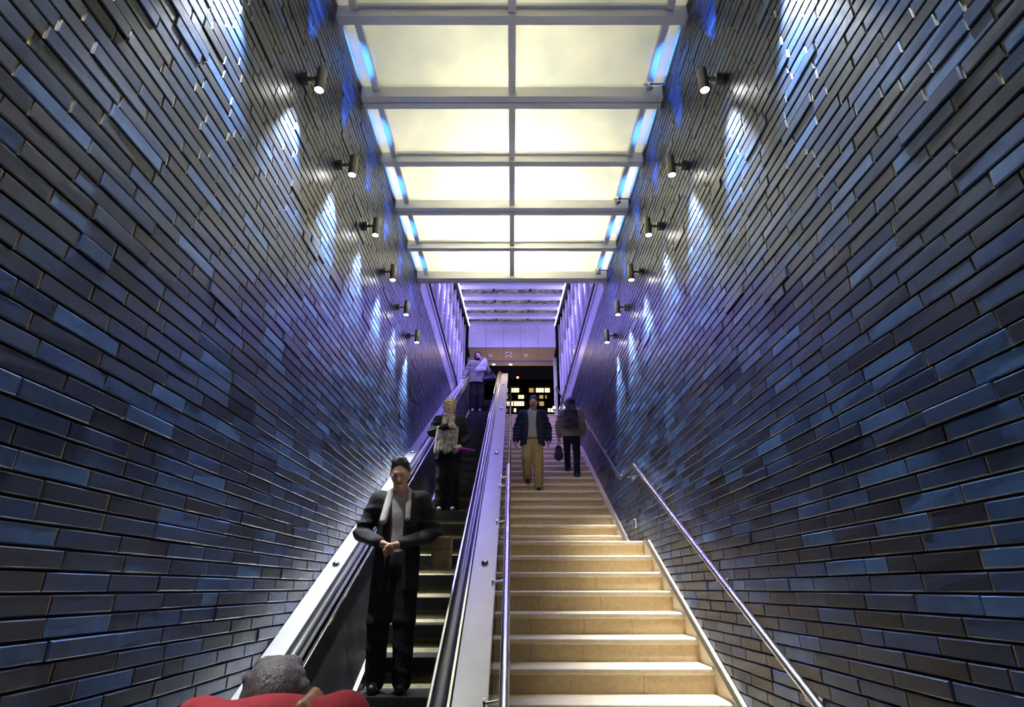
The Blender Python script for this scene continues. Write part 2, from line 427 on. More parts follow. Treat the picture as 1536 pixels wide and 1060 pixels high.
# inner panels (slightly leaning) built as separate sheets
PB = -.68                        # depth of the panel below the deck along its normal
seg = [(Y0 + (Y1-Y0)*i/9, Y0 + (Y1-Y0)*(i+1)/9) for i in range(9)]
seg[0] = (2.2, seg[0][1])
for cx, s in ((-1.315, 1), (-.465, -1)):
    for a, b in seg:
        a_, b_ = a+.004, b-.004
        mb = MB()
        pts = []
        for y in (a_, b_):
            z = DECK0 + SL*y
            for x, n in ((cx, -.045), (cx + s*.105, PB), (cx + s*.105 - s*.02, PB), (cx - s*.02, -.045)):
                pts.append((x, y + SN*(-n), z + CS*n))
        mb.add(pts, [(0,1,5,4), (1,2,6,5), (2,3,7,6), (3,0,4,7), (0,3,2,1), (4,5,6,7)])
        mb.obj('balustrade_panel', M['panel_dark'], es)
    x0, x1 = sorted((cx + s*.085, cx + s*.135))
    MB().sweep([(x0, PB+.0), (x1, PB-.012), (x1, PB-.035), (x0, PB-.035)], DP[3:-2]).obj('skirt_moulding', M['steel_polished'], es)
    x0, x1 = sorted((cx + s*.125, cx + s*.135))
    MB().sweep([(x0, PB-.02), (x1, PB-.02), (x1, PB-.30), (x0, PB-.30)], DP[3:-2]).obj('skirt', M['panel_dark'], es)
# side cladding toward the stairs
cl_seg = [(1.9 + 1.6*i, 1.9 + 1.6*(i+1)) for i in range(11)]
for a, b in cl_seg:
    mb = MB(); pts = []
    for y in (a+.003, b-.003):
        zt = max(DECK0 + SL*max(y, Y0), DECK0+SL*Y0-.05) - .03
        zb = max(Z_FLOOR, min(stair_line(y-.35), zt-.2) - .35)
        zt = min(zt, DECK0+SL*Y1)
        pts += [(-.150, y, zt), (-.150, y, zb), (-.165, y, zb), (-.165, y, zt)]
    mb.add(pts, [(0,1,5,4), (1,2,6,5), (2,3,7,6), (3,0,4,7), (0,3,2,1), (4,5,6,7)])
    mb.obj('side_cladding', M['steel_mirror'], es)
# steps
PITCH_S = .475*CS
SX0, SX1 = -1.175, -.605
ns = int((17.2-3.1)/PITCH_S)
RS = PITCH_S*SL
def step_profile(n=6):
    pts = [(0, 0)]
    return pts
sm = MB(); # riser: upright above, curving forward toward the tread below
prof = [(0.0, -.008), (-.004, -RS*.45), (.012, -RS*.62), (-.01, -RS*.85), (-.05, -RS-.01), (.05, -RS-.02), (.05, -.008)]
sm.prism([(a, b) for a, b in prof], SX0, SX1)
riser_me = sm.mesh('riser'); riser_me.materials.append(M['step_metal'])
tb = MB().box(SX0, SX1, -.006, PITCH_S+.0, -.022, 0)
tread_me = tb.mesh('tread'); tread_me.materials.append(M['step_black'])
eb = MB()
for i in range(30):             # cleats of the upper riser band, coloured black to stand in for shade
    x = SX0 + (SX1-SX0)*(i+.5)/30; eb.box(x-.006, x+.006, -.016, .002, -RS*.52, -.004)
eb.box(SX0, SX1, -.010, .0, -RS*.50, -.006)
edge_me = eb.mesh('riser_shade_band'); edge_me.materials.append(M['step_black'])
gb = MB()
for i in range(30):
    x = SX0 + (SX1-SX0)*(i+.5)/30; gb.box(x-.004, x+.004, -.055, -.004, -RS*.98, -RS*.60)
groove_me = gb.mesh('riser_cleats'); groove_me.materials.append(M['step_metal'])
S_OFF = .0
for i in range(ns):
    y = 3.12 + PITCH_S*i; z = STEP0 + SL*y
    z = min(z, Z_G)
    e = empty('step', (0, y, z)); e.parent = es
    for nm, me in (('tread', tread_me), ('riser', riser_me), ('riser_shade_band', edge_me)):
        o = link(nm, me, None, e)
# landing plates
MB().box(SX0-.03, SX1+.03, 1.9, 3.12, Z_FLOOR, Z_FLOOR+.015).obj('comb_plate', M['steel'], es)
MB().box(SX0-.03, SX1+.03, 17.1, 18.9, Z_G-.02, Z_G+.01).obj('comb_plate', M['steel'], es)
# anti-slide knobs on both decks
knob = MB().lathe([(.030, 0), (.032, .006), (.028, .020), (.015, .030), (0, .032)], 16).mesh('deck_knob', True); knob.materials.append(M['steel_polished'])
def deck_D(py):                  # pixel row to the deck's distance
    e = math.radians(PITCH) + math.atan((530-py)/F); return -DECK0/(SL - math.tan(e))
ang = math.atan(SL)
for x, rows in ((-1.515, (847, 679, 611, 574)), (-.235, (845, 680, 613, 577))):
    for py in rows:
        d = deck_D(py); o = link('deck_knob', knob, None, es, (x, d, DECK0+SL*d)); o.rotation_euler = (ang, 0, 0)

# ------------------------------------------------------------------ stone stairs
sc = empty('staircase', (0, 0, 0)); tag(sc, 'beige stone staircase with rounded treads beside the escalator', 'stairs')
XL, XR = -.148, 1.53
steps = [(6.92 - RUN*k, .505 - RISE*k) for k in range(11, -1, -1)]
steps += [(8.32 + RUN*j, .505 + RISE*(j+1)) for j in range(14)]
steps += [(14.17 + RUN*j, .505 + RISE*(15+j)) for j in range(14)]
rr = random.Random(11)
def tread_mesh(depth):
    pts = [(.012, -.05), (-.004, -.046), (-.012, -.030), (-.008, -.010), (.008, 0), (depth, 0), (depth, -.05)]
    mb = MB().prism(pts, XL, XR); me = mb.mesh('tread', True); me.materials.append(M['stone_tread']); return me
tm = tread_mesh(RUN+.03); tl = tread_mesh(1.44)
for i, (y, z) in enumerate(steps):
    lnd = i in (11, 25)
    me = tl if lnd else tm
    if i == len(steps)-1: me = tread_mesh(.75)
    t = link('tread', me, None, sc, (0, y, z))
    cuts = [XL]
    x = XL + rr.uniform(.25, .6)
    while x < XR-.18: cuts.append(x); x += rr.uniform(.42, .62)
    cuts.append(XR)
    for a, b in zip(cuts[:-1], cuts[1:]):
        MB().box(a+.0015, b-.0015, y+.016, y+.05, z-RISE-.0, z-.05).obj('riser_slab', M['stone'], sc)
MB().box(XL, XR, steps[0][0]+.022, steps[0][0]+.05, Z_FLOOR, steps[0][1]-.06).obj('riser_backing', M['stone'], sc)
# kerb along the right wall, one sloping piece for each flight
def kerb(y0, z0, y1, z1, name='kerb'):
    up = .012
    MB().prism([(y0, z0-.5), (y0, z0+up), (y1, z1+up), (y1, z1-.5)], XR, W-.004).obj(name, M['stone_tread'], sc, bevel=.004)
kerb(steps[0][0], steps[0][1], 6.92, .505); kerb(6.92, .505, 8.0, .505); kerb(8.0, .52, 12.77, .505+14*RISE); kerb(12.77, .505+14*RISE, 13.85, .505+14*RISE); kerb(13.85, .52+14*RISE, 18.61, Z_G)
# handrails
def stair_rail(x, wall, name, label):
    t = empty(name, (x, 0, 0)); tag(t, label, 'handrail', 'stair handrails')
    H = .905
    z1 = .505 + H; z2 = .505 + 14*RISE + H
    pts = [(0, 2.9, Z_FLOOR+H), (0, 3.1, Z_FLOOR+H+.08), (0, 7.07, z1), (0, 8.02, z1), (0, 12.75, z2), (0, 13.85, z2), (0, 18.4, Z_G+H), (0, 18.8, Z_G+H)]
    MB().tube(pts, .026, 16).obj('rail', M['steel_polished'], t, smooth=True)
    def zr(y):
        for (q0, a, b), (q1, c, d) in zip(pts[:-1], pts[1:]):
            if a <= y <= c: return b + (d-b)*(y-a)/(c-a)
    for y in (3.4, 4.55, 5.6, 6.55, 7.5, 8.35, 9.6, 10.9, 12.2, 13.3, 14.6, 16.0, 17.4):
        z = zr(y)
        d = wall - x
        MB().tube([(0, y, z-.015), (0, y, z-.06), (d*.8, y, z-.075), (d, y, z-.075)], .008, 8).obj('bracket', M['steel_polished'], t, smooth=True)
        s = 1 if d > 0 else -1
        MB().tube([(d - s*.012, y, z-.075), (d, y, z-.075)], .03, 12).obj('bracket_plate', M['steel_polished'], t, smooth=True)
stair_rail(1.52, W, 'stair_handrail', 'steel handrail fixed to the right brick wall above the stairs')
stair_rail(-.04, -.15, 'stair_handrail', 'steel handrail along the left edge of the stairs beside the escalator deck')
# wall outlet low on the right wall
ot = empty('wall_outlet', (W-.004, 7.62, .77)); tag(ot, 'small dark outlet box low on the right brick wall at the stair landing', 'outlet')
MB().box(-.012, 0, -.045, .045, -.06, .06).obj('frame', M['frame_grey'], ot, bevel=.003)
MB().box(-.016, -.011, -.03, .03, -.045, .045).obj('cover', M['speaker_dark'], ot)
MB().tube([(-.018, 0, .0), (-.015, 0, 0)], .006, 8).obj('screw', M['steel_polished'], ot)

# ------------------------------------------------------------------ entrance canopy
RZ = lambda y: 7.79 + .15*(y-13.77)
ca = empty('entrance_canopy', (0, 0, 0)); tag(ca, 'white steel entrance canopy glowing violet at the top of the escalator', 'canopy')
YE = 17.8
fins = [13.95 + .93*i for i in range(-5, 5)]
for y in fins:
    z = RZ(y)
    MB().prism([(y, z-.02), (y+.30, z-.02+.045), (y+.30, z+.16), (y, z+.12)], -1.46, 1.46).obj('cross_beam', M['white_paint'], ca)
    for x in (-.52, .52):
        b = MB().lathe([(.0, -.10), (.05, -.09), (.035, -.03), (.012, .0), (.012, .04)], 10).obj('clamp', M['rail_brown'], ca, smooth=True, loc=(x, y+.30, z+.06))
for a, b in zip(fins[:-1], fins[1:]):
    MB().prism([(a+.29, RZ(a+.3)+.10), (b+.01, RZ(b)+.10), (b+.01, RZ(b)+.115), (a+.29, RZ(a+.3)+.115)], -1.46, 1.46).obj('roof_glass', M['roof_glass'], ca)
MB().prism([(8.7, RZ(8.7)+.5), (YE+.1, RZ(YE)+.5), (YE+.1, RZ(YE)+.58), (8.7, RZ(8.7)+.58)], -1.75, 1.75).obj('roof_deck', M['concrete_dark'], ca)
ZS, ZF1 = 7.56, RZ(YE)+.02
cuts = [-1.49 + 2.98*i/5 for i in range(6)]
for a, b in zip(cuts[:-1], cuts[1:]):
    MB().box(a+.004, b-.004, YE, YE+.04, ZS, ZF1).obj('fascia_panel', M['white_paint'], ca)
    MB().box(a+.004, b-.004, YE+.002, 19.0, ZS, ZS+.04).obj('soffit_panel', M['soffit'], ca)
MB().box(-1.5, 1.5, 18.98, 19.25, ZS-.11, ZS+.08).obj('edge_lip', M['soffit'], ca, bevel=.01)
MB().box(-1.5, 1.5, YE+.03, 19.2, ZS+.05, ZS+.9).obj('fascia_core', M['concrete_dark'], ca)
for s in (-1, 1):
    MB().prism([(8.8, RZ(8.8)-.06), (YE-.02, RZ(YE)-.06), (YE-.02, RZ(YE)+.06), (8.8, RZ(8.8)+.06)], *sorted((s*1.46, s*1.52))).obj('edge_beam', M['rail_brown'], ca)
    MB().prism([(8.9, RZ(8.9)-.085), (YE-.1, RZ(YE)-.085), (YE-.1, RZ(YE)-.062), (8.9, RZ(8.9)-.062)], *sorted((s*1.45, s*1.475))).obj('led_strip', M['led'], ca)
    # perforated silver side screens: slim posts with panels between, on the coping
    yp = [9.3 + .86*i for i in range(11)]
    for i, y in enumerate(yp):
        MB().box(*sorted((s*1.60, s*1.65)), y-.03, y+.03, 5.18, RZ(y)+.05).obj('post', M['white_paint'], ca, bevel=.006)
        for zz in (5.9, 6.7, 7.3):
            MB().tube([(s*1.60, y, zz), (s*1.58, y, zz)], .022, 8).obj('post_bolt', M['steel_polished'], ca)
    for a, b in zip(yp[:-1], yp[1:]):
        MB().prism([(a+.04, 5.2), (b-.04, 5.2), (b-.04, RZ(b)), (a+.04, RZ(a))], *sorted((s*1.65, s*1.665))).obj('screen_panel', M['mauve_glass'], ca)
    # guard rail standing just above the coping
    for a, b in zip(yp[:-1], yp[1:]):
        MB().box(*sorted((s*1.535, s*1.575)), a+.01, b-.01, 5.30, 5.40).obj('guard_rail', M['rail_brown'], ca)
        MB().tube([(s*1.52, a, 5.35), (s*1.585, a, 5.35)], .03, 8).obj('rail_clamp', M['steel_polished'], ca)
    # end columns
    MB().box(*sorted((s*1.47, s*1.58)), 18.75, 18.9, Z_G, ZS+.02).obj('column', M['white_paint'], ca, bevel=.01)
# soffit fittings
for x, y in ((-.12, 18.3), (-.12, 18.62)):
    MB().lathe([(0, -.012), (.055, -.012), (.06, -.02), (.115, -.006), (.12, .0)], 20).obj('soffit_speaker', M['white_paint'], ca, loc=(x, y, ZS))
    MB().lathe([(0, -.024), (.05, -.022), (.052, -.01)], 16).obj('speaker_cone', M['speaker_dark'], ca, loc=(x, y, ZS))
for x in (-.75, .49):
    MB().box(x-.07, x+.07, 18.40, 18.60, ZS-.012, ZS).obj('soffit_vent', M['white_paint'], ca)
for x in (-.66, -.05):
    MB().lathe([(0, -.008), (.05, -.008), (.06, 0)], 12).obj('downlight', M['downlight'], ca, loc=(x, 19.11, ZS-.112))
light('entrance_downlight', 'AREA', (0, 18.0, 7.50), (0, 0, 0), 14, (1, .78, .55), shape='RECTANGLE', size=2.2, size_y=.3)
light('soffit_fill', 'AREA', (0, 19.3, 5.55), (math.radians(195), 0, 0), 22, (1, .75, .5), shape='RECTANGLE', size=3, size_y=1)  # unseen fill panel, added to brighten the soffit from below
# coping above both brick walls beyond the glass ceiling
for s, nm in ((-1, 'trim_1'), (1, 'trim_2')):
    c = empty(nm, (0, 0, 0)); tag(c, kind='structure')
    for i in range(7):
        y = 8.75 + 1.42*i
        MB().box(*sorted((s*(W-.006), s*(W+.2))), y+.003, y+1.417, Z_TOP+.002, 5.20).obj('coping_panel', M['coping'], c)
        MB().box(*sorted((s*(W-.03), s*(W+.1))), y+.003, y+1.417, 5.20, 5.28).obj('coping_strip', M['white_paint'], c)
# small floor light at the top of the stairs
fo = empty('step_light', (1.40, 18.2, Z_G)); tag(fo, 'small bright lamp at the top right of the stairs', 'lamp')
MB().box(-.05, .05, -.04, .04, 0, .16).obj('housing', M['fixture'], fo, bevel=.006)
MB().lathe([(0, .03), (.022, .025), (.034, .0)], 12, Matrix.Translation((0, -.04, .10)) @ Matrix.Rotation(math.radians(90), 4, 'X')).obj('bulb', M['lens'], fo, smooth=True)

# ------------------------------------------------------------------ office block far behind
bd = empty('office_block', (0, 262, Z_G)); tag(bd, 'dark office block with rows of lit windows seen through the entrance', 'building')
PX = 262/(F*cp_*1.0) 
def far(px, py, y=250.0):        # where a picture point meets the upright facade plane
    e = math.radians(PITCH) + math.atan((530-py)/F); z = y*math.tan(e); c = y*cp_ + z*sp_
    return (px-768)*c/F, z
xa, zb = far(640, 650); xb, zt = far(960, 572)
MB().box(xa, xb, -11.6, 14, 0, zt - Z_G).obj('facade', M['facade'], bd)
MB().box(xa*.5, xb*.35, -6, 10, zt - Z_G, zt - Z_G + 3.2).obj('roof_plant_room', M['facade_dark'], bd)
rows = [(582, 588), (592.6, 597.5), (602, 608.2), (612.5, 617.5), (622.5, 628)]
lit = {0: [(766, 769.6), (770.6, 774.2), (774.6, 778.5), (804, 807.6), (808, 811.5), (812, 815.5), (817.2, 820.6), (821, 824.5)], 1: [(757, 761), (777.6, 781.4), (782, 785.8)], 2: [(756, 759.4), (760, 763), (764, 769.5), (771, 774.4), (775, 778.4), (779, 782.4), (783, 786)], 3: [(771, 774), (822, 825), (826, 831)], 4: [(795, 799)]}
dim = {0: [(793.5, 800.5)], 1: [(809, 815), (818, 820)], 2: [(809, 816)], 3: [], 4: []}
def pane(r, a, b, m_):
    x0, z1 = far(a, rows[r][0]); x1, z0 = far(b, rows[r][1])
    MB().box(x0+.04, x1-.04, -.35, -.05, z0-Z_G, z1-Z_G).obj('window', M[m_], bd, loc=(0, -11.7, 0))
for r in range(5):
    used = lit[r] + dim[r]
    for a, b in lit[r]: pane(r, a, b, 'pane_lit')
    for a, b in dim[r]: pane(r, a, b, 'pane_dim')
    a = 690.0
    while a < 880:
        b = a + 8
        if not any(a < d and b > c for c, d in used): pane(r, a, b, 'pane_dark')
        a += 9.2
    # projecting spandrel under each window band
    _, z0 = far(768, rows[r][1]+.6); _, z1 = far(768, rows[r][1]+3.8)
    MB().box(xa, xb, -12.4, -11.6, z1-Z_G, z0-Z_G).obj('spandrel', M['facade'], bd)
ml = empty('mast_light', (far(776.5, 566, 262)[0], 262, zt + 3.0)); tag(ml, 'red warning lamp on a mast above the office block', 'warning light')
zr_ = far(776.5, 566, 262)[1] - zt - 3.0
MB().tube([(0, 0, 0), (0, 0, zr_)], .10, 8).obj('mast', M['facade_dark'], ml)
MB().lathe([(0, -.5), (.38, -.42), (.5, 0), (.38, .42), (0, .5)], 12).obj('lamp', M['red_lamp'], ml, smooth=True, loc=(0, 0, zr_))
an = MB().tube([(0, 0, 0), (0, 0, 3.2)], .10, 6).obj('roof_antenna', M['concrete_dark'], bd, loc=(far(806, 570, 250)[0], 0, zt-Z_G))
# ------------------------------------------------------------------ people: smooth-blended solids turned into one surface each
class Field:
    def __init__(s, lo, hi, cell):
        s.lo = np.array(lo, float); s.c = cell
        s.n = np.ceil((np.array(hi)-s.lo)/cell).astype(int)+1
        s.f = np.full(s.n, .4, np.float32)
        s.ax = [s.lo[i] + cell*np.arange(s.n[i]) for i in range(3)]
    def block(s, lo, hi, pad):
        i0 = np.clip(np.floor((np.array(lo)-pad-s.lo)/s.c).astype(int), 0, s.n); i1 = np.clip(np.ceil((np.array(hi)+pad-s.lo)/s.c).astype(int)+1, 0, s.n)
        sl = tuple(slice(a, b) for a, b in zip(i0, i1))
        return sl, s.ax[0][sl[0]][:, None, None], s.ax[1][sl[1]][None, :, None], s.ax[2][sl[2]][None, None, :]
    def _put(s, sl, d, k, op):
        a = s.f[sl]
        if op == 'sub': s.f[sl] = np.maximum(a, -d); return
        h = np.clip(.5+.5*(d-a)/k, 0, 1); s.f[sl] = d*(1-h)+a*h-k*h*(1-h)
    def cap(s, a, b, ra, rb=None, k=.03, sy=1.0, op='add'):
        rb = ra if rb is None else rb; a = np.array(a, float); b = np.array(b, float); R = max(ra, rb)
        sl, X, Y, Z = s.block(np.minimum(a, b)-R, np.maximum(a, b)+R, k+2.5*s.c)
        ba = b-a; ba_ = ba*np.array([1, 1/sy, 1]); L2 = max(1e-9, float(ba_@ba_))
        px, py, pz = X-a[0], (Y-a[1])/sy, Z-a[2]
        t = np.clip((px*ba_[0]+py*ba_[1]+pz*ba_[2])/L2, 0, 1)
        d = np.sqrt((px-t*ba_[0])**2+(py-t*ba_[1])**2+(pz-t*ba_[2])**2)-(ra+(rb-ra)*t)
        s._put(sl, d*min(1, sy) if sy < 1 else d, k, op); return s
    def ell(s, c, r, k=.02, op='add'):
        c = np.array(c, float); r = np.array(r, float)
        sl, X, Y, Z = s.block(c-r, c+r, k+2.5*s.c)
        q = np.sqrt(((X-c[0])/r[0])**2+((Y-c[1])/r[1])**2+((Z-c[2])/r[2])**2); s._put(sl, (q-1)*r.min(), k, op); return s
    def box(s, lo, hi, r=.01, k=.01, op='add'):
        lo = np.array(lo, float); hi = np.array(hi, float); c = (lo+hi)/2; h = (hi-lo)/2-r
        sl, X, Y, Z = s.block(lo, hi, k+2.5*s.c)
        qx, qy, qz = abs(X-c[0])-h[0], abs(Y-c[1])-h[1], abs(Z-c[2])-h[2]
        d = np.sqrt(np.maximum(qx, 0)**2+np.maximum(qy, 0)**2+np.maximum(qz, 0)**2)+np.minimum(np.maximum(qx, np.maximum(qy, qz)), 0)-r
        s._put(sl, d, k, op); return s
    def below(s, z): s.f = np.maximum(s.f, (z-s.ax[2])[None, None, :].astype(np.float32)); return s     # keep what is above z
    def above(s, z): s.f = np.maximum(s.f, (s.ax[2]-z)[None, None, :].astype(np.float32)); return s
    def mesh(s, name, scale=1.0):
        f = s.f; g = f < 0; c = np.zeros(tuple(n-1 for n in f.shape), np.int8)
        for i in (0, 1):
            for j in (0, 1):
                for k in (0, 1): c += g[i:f.shape[0]-1+i, j:f.shape[1]-1+j, k:f.shape[2]-1+k]
        m = (c > 0) & (c < 8); I = np.argwhere(m); idx = np.full(c.shape, -1, np.int64); idx[m] = np.arange(len(I))
        acc = np.zeros((len(I), 3)); cnt = np.zeros(len(I))
        cor = [(i, j, k) for i in (0, 1) for j in (0, 1) for k in (0, 1)]
        for a in cor:
            for ax in range(3):
                if a[ax] == 0:
                    b = list(a); b[ax] = 1
                    fa = f[I[:, 0]+a[0], I[:, 1]+a[1], I[:, 2]+a[2]]; fb = f[I[:, 0]+b[0], I[:, 1]+b[1], I[:, 2]+b[2]]
                    x = (fa < 0) != (fb < 0); t = np.where(x, fa/np.where(x, fa-fb, 1), 0)
                    p = np.repeat(np.array([a], float), len(I), 0); p[:, ax] += t
                    acc += p*x[:, None]; cnt += x
        V = (I+acc/np.maximum(cnt, 1)[:, None])*s.c+s.lo
        Q = []
        for ax in range(3):
            sh = [slice(None)]*3; s0 = list(sh); s1 = list(sh); s0[ax] = slice(0, -1); s1[ax] = slice(1, None)
            A, B = g[tuple(s0)], g[tuple(s1)]
            E = np.argwhere(A != B); u, v = (ax+1) % 3, (ax+2) % 3
            ok = (E[:, u] > 0) & (E[:, v] > 0) & (E[:, u] < f.shape[u]-1) & (E[:, v] < f.shape[v]-1); E = E[ok]
            sg = A[E[:, 0], E[:, 1], E[:, 2]]
            def at(du, dv):
                e = E.copy(); e[:, u] -= du; e[:, v] -= dv; return idx[e[:, 0], e[:, 1], e[:, 2]]
            q = np.stack([at(1, 1), at(0, 1), at(0, 0), at(1, 0)], 1); q[~sg] = q[~sg][:, ::-1]; Q.append(q)
        Q = np.concatenate(Q); Q = Q[(Q >= 0).all(1)]
        me = bpy.data.meshes.new(name); me.from_pydata((V*scale).tolist(), [], Q.tolist())
        me.polygons.foreach_set('use_smooth', [True]*len(me.polygons)); me.update(); return me

def cloth(name, c, c2=None, rough=.85, ns=9, **kw): return mat(name, c, rough, color2=c2 or tuple(x*1.5+.004 for x in c), nscale=ns, bump=.5, bscale=22, spec=.25, **kw)
SKIN = mat('skin', (.50,.27,.18), .5, noise=.08, nscale=20); SKIN2 = mat('skin_light', (.62,.38,.28), .5, noise=.08, nscale=20)
EYEM = mat('eye', (.03,.02,.015), .2); LIP = mat('lip', (.35,.10,.08), .5)
V3 = lambda *a: np.array(a, float)
BASE = dict(head=V3(0,-.02,1.625), neck=V3(0,.01,1.47), chest=V3(0,0,1.28), pel=V3(0,0,.95),
            shL=V3(-.185,.0,1.41), shR=V3(.185,.0,1.41), elL=V3(-.235,.02,1.12), elR=V3(.235,.02,1.12), wrL=V3(-.25,-.05,.87), wrR=V3(.25,-.05,.87),
            hipL=V3(-.085,0,.91), hipR=V3(.085,0,.91), knL=V3(-.095,-.015,.49), knR=V3(.095,-.015,.49), anL=V3(-.10,.02,.08), anR=V3(.10,.02,.08))
# L / R are the viewer's left and right when the figure faces -Y
def hand(F_, w, d, n, side, curl=.5, k=.008):
    """palm and five bent fingers; d along the hand, n out of the palm, side = towards the thumb"""
    d, n, t = (q/np.linalg.norm(q) for q in (V3(*d), V3(*n), V3(*side)))
    F_.cap(w, w+d*.03, .027, .027, k=.02)
    for j, o in enumerate((-.028, -.009, .010, .029)):
        F_.cap(w+d*.02+t*o*.7, w+d*.085+t*o, .013, .011, k=.014)
        L = (.028, .034, .036, .031)[j]
        a = w+d*.088+t*o; b = a+d*L*math.cos(curl)+n*L*math.sin(curl); c = b+d*L*.85*math.cos(curl*2.1)+n*L*.85*math.sin(curl*2.1)
        F_.cap(a, b, .0095, .009, k=k); F_.cap(b, c, .009, .0075, k=k)
    a = w+d*.025+t*.028; b = a+d*.03+t*.028+n*.01; c = b+d*.032+t*.006+n*.012
    F_.cap(a, b, .013, .011, k=.012); F_.cap(b, c, .0105, .0085, k=k)
def head(F_, h, tilt, female):
    """skull, jaw, brow, nose, lips, ears; tilt > 0 looks down, second value turns"""
    R = Matrix.Rotation(tilt[1], 3, 'Z') @ Matrix.Rotation(tilt[0], 3, 'X')
    P = lambda *a: h + np.array(R @ Vector(a))
    F_.ell(P(0,.015,.035), (.076,.095,.093), k=.03)
    F_.cap(P(0,-.03,-.01), P(0,-.045,-.075), .062, .036 if female else .042, k=.035)
    F_.cap(P(-.03,-.078,.032), P(.03,-.078,.032), .014, k=.02)
    F_.cap(P(0,-.088,.02), P(0,-.107,-.022), .008, .0145, k=.012)
    F_.cap(P(-.018,-.084,-.052), P(.018,-.084,-.052), .009, k=.012)
    F_.cap(P(0,-.075,-.088), P(0,-.068,-.092), .018, k=.02)
    for s in (-1, 1):
        F_.cap(P(s*.077,.012,.022), P(s*.075,.014,-.02), .012, .009, k=.01)
        F_.cap(P(s*.05,-.055,-.012), P(s*.045,-.05,-.02), .02, k=.02)
    return P
def person(label, loc, rz, H, J=None, tilt=(.15,0), female=False, skin=SKIN, hair='short', haircol=None, jacket=None, shirt=None, trousers=None, shoe=None, hands=None,
           hem=.80, open_=0.0, width=1.0, leg=1.0, collar=False, cell=.0095, show_face=True, sleeve=1.0, extra=None):
    j = {k: v.copy() for k, v in BASE.items()}
    for k, v in (J or {}).items(): j[k] = V3(*v)
    s = H/1.75
    t = empty('person', loc, rz); tag(t, label, 'person', 'people on the escalator and stairs')
    pts = np.array(list(j.values())); lo = pts.min(0)-V3(.24,.26,.12); hi = pts.max(0)+V3(.24,.26,.22)
    lo[2] = min(lo[2], -.02) if min(j['anL'][2], j['anR'][2]) > 0 else lo[2]
    put = lambda nm, F_, m_, par=t: link(nm, F_.mesh(nm, s), m_, par)
    new = lambda c=cell: Field(lo, hi, c)
    # ---- body: one continuous surface
    B = new(.0075 if cell < .01 else .009)
    B.cap(j['neck']-V3(0,0,.06), j['head']-V3(0,-.012,.05), .058, .052, k=.03)
    P = head(B, j['head'], tilt, female)
    B.cap(j['chest'], j['pel'], .150*width, .140*width, k=.06, sy=.66)
    B.cap(j['shL']*.8+j['chest']*.2, j['shR']*.8+j['chest']*.2, .068, k=.06); B.cap(j['neck']-V3(0,0,.02), j['chest'], .075, .13, k=.06, sy=.7)
    for q in 'LR':
        B.cap(j['sh'+q], j['el'+q], .050, .040, k=.04); B.cap(j['el'+q], j['wr'+q], .039, .027, k=.02)
        B.cap(j['hip'+q], j['kn'+q], .082, .055, k=.05); B.cap(j['kn'+q], j['an'+q], .054, .036, k=.02)
        B.cap(j['an'+q]+V3(0,.02,-.03), j['an'+q]+V3(0,-.10,-.05), .034, .028, k=.03)
        dflt = j['wr'+q]-j['el'+q]; sg = -1 if q == 'L' else 1
        hd_ = (hands or {}).get(q) or (dflt, (-sg,.1,0), (0,-1,.1), .55)
        hand(B, j['wr'+q]+hd_[0]/np.linalg.norm(hd_[0])*.012, *hd_)
    body = put('body', B, skin)
    if show_face:
        R3 = np.array(Matrix.Rotation(tilt[1], 3, 'Z') @ Matrix.Rotation(tilt[0], 3, 'X'))
        for q in (-1, 1):
            e = Field(P(q*.031,-.081,.012)-.02, P(q*.031,-.081,.012)+.02, .003).ell(P(q*.031,-.081,.012), (.0125,.010,.0075)); put('eye', e, EYEM, body)
        e = Field(P(0,-.09,-.052)-.035, P(0,-.09,-.052)+.035, .004).cap(P(-.018,-.0905,-.052), P(.018,-.0905,-.052), .0065, k=.005); put('mouth', e, LIP, body)
    # ---- hair
    Hf = Field(j['head']-V3(.22,.22,.50), j['head']+V3(.22,.24,.22), .0075)
    if hair in ('short', 'crop'):
        Hf.ell(P(0,.024,.045), (.083,.097,.098)); Hf.cap(P(0,.065,.0), P(0,.062,-.055), .055, .04, k=.03); Hf.ell(P(0,-.082,-.012), (.082,.088,.094), op='sub')
        for q in (-1, 1): Hf.ell(P(q*.09,-.02,-.045), (.035,.06,.06), op='sub')
        if hair == 'short':
            for q in range(26):
                a = rng.uniform(-1.3, 1.3); b = rng.uniform(.5, 1.35)
                p = P(.086*math.sin(a)*math.cos(b), .02-.095*math.cos(a)*math.cos(b)*.7, .05+.095*math.sin(b)); Hf.ell(p, (.016,.016,.011), k=.015)
    elif hair == 'bob':
        Hf.ell(P(0,.025,.045), (.096,.108,.106)); Hf.cap(P(-.062,.03,0), P(-.07,.035,-.06), .038, .03); Hf.cap(P(.062,.03,0), P(.07,.035,-.06), .038, .03); Hf.cap(P(0,.06,0), P(0,.07,-.06), .06, .05)
        for q in range(30):
            a = rng.uniform(-2.6, 2.6); b = rng.uniform(-.1, 1.3); p = P(.09*math.sin(a)*math.cos(b), .02-.10*math.cos(a)*math.cos(b)*.8, .045+.098*math.sin(b)); Hf.ell(p, (.024,.024,.018), k=.015)
        Hf.ell(P(0,-.10,-.025), (.076,.092,.098), op='sub')
    elif hair == 'long':
        Hf.ell(P(0,.02,.04), (.094,.110,.108)); Hf.cap(P(0,.05,.0), P(0,.085,-.26), .085, .075, k=.05, sy=.7)
        for q in (-1, 1): Hf.cap(P(q*.06,.03,0), P(q*.085,.05,-.22), .04, .03, k=.04)
        for q in range(9): Hf.cap(P(-.08+.02*q,.10,-.05), P(-.09+.0225*q+.01*math.sin(q*3),.13,-.28), .016, .008, k=.015)
        Hf.ell(P(0,-.10,-.03), (.064,.085,.090), op='sub')
    elif hair == 'scarf':
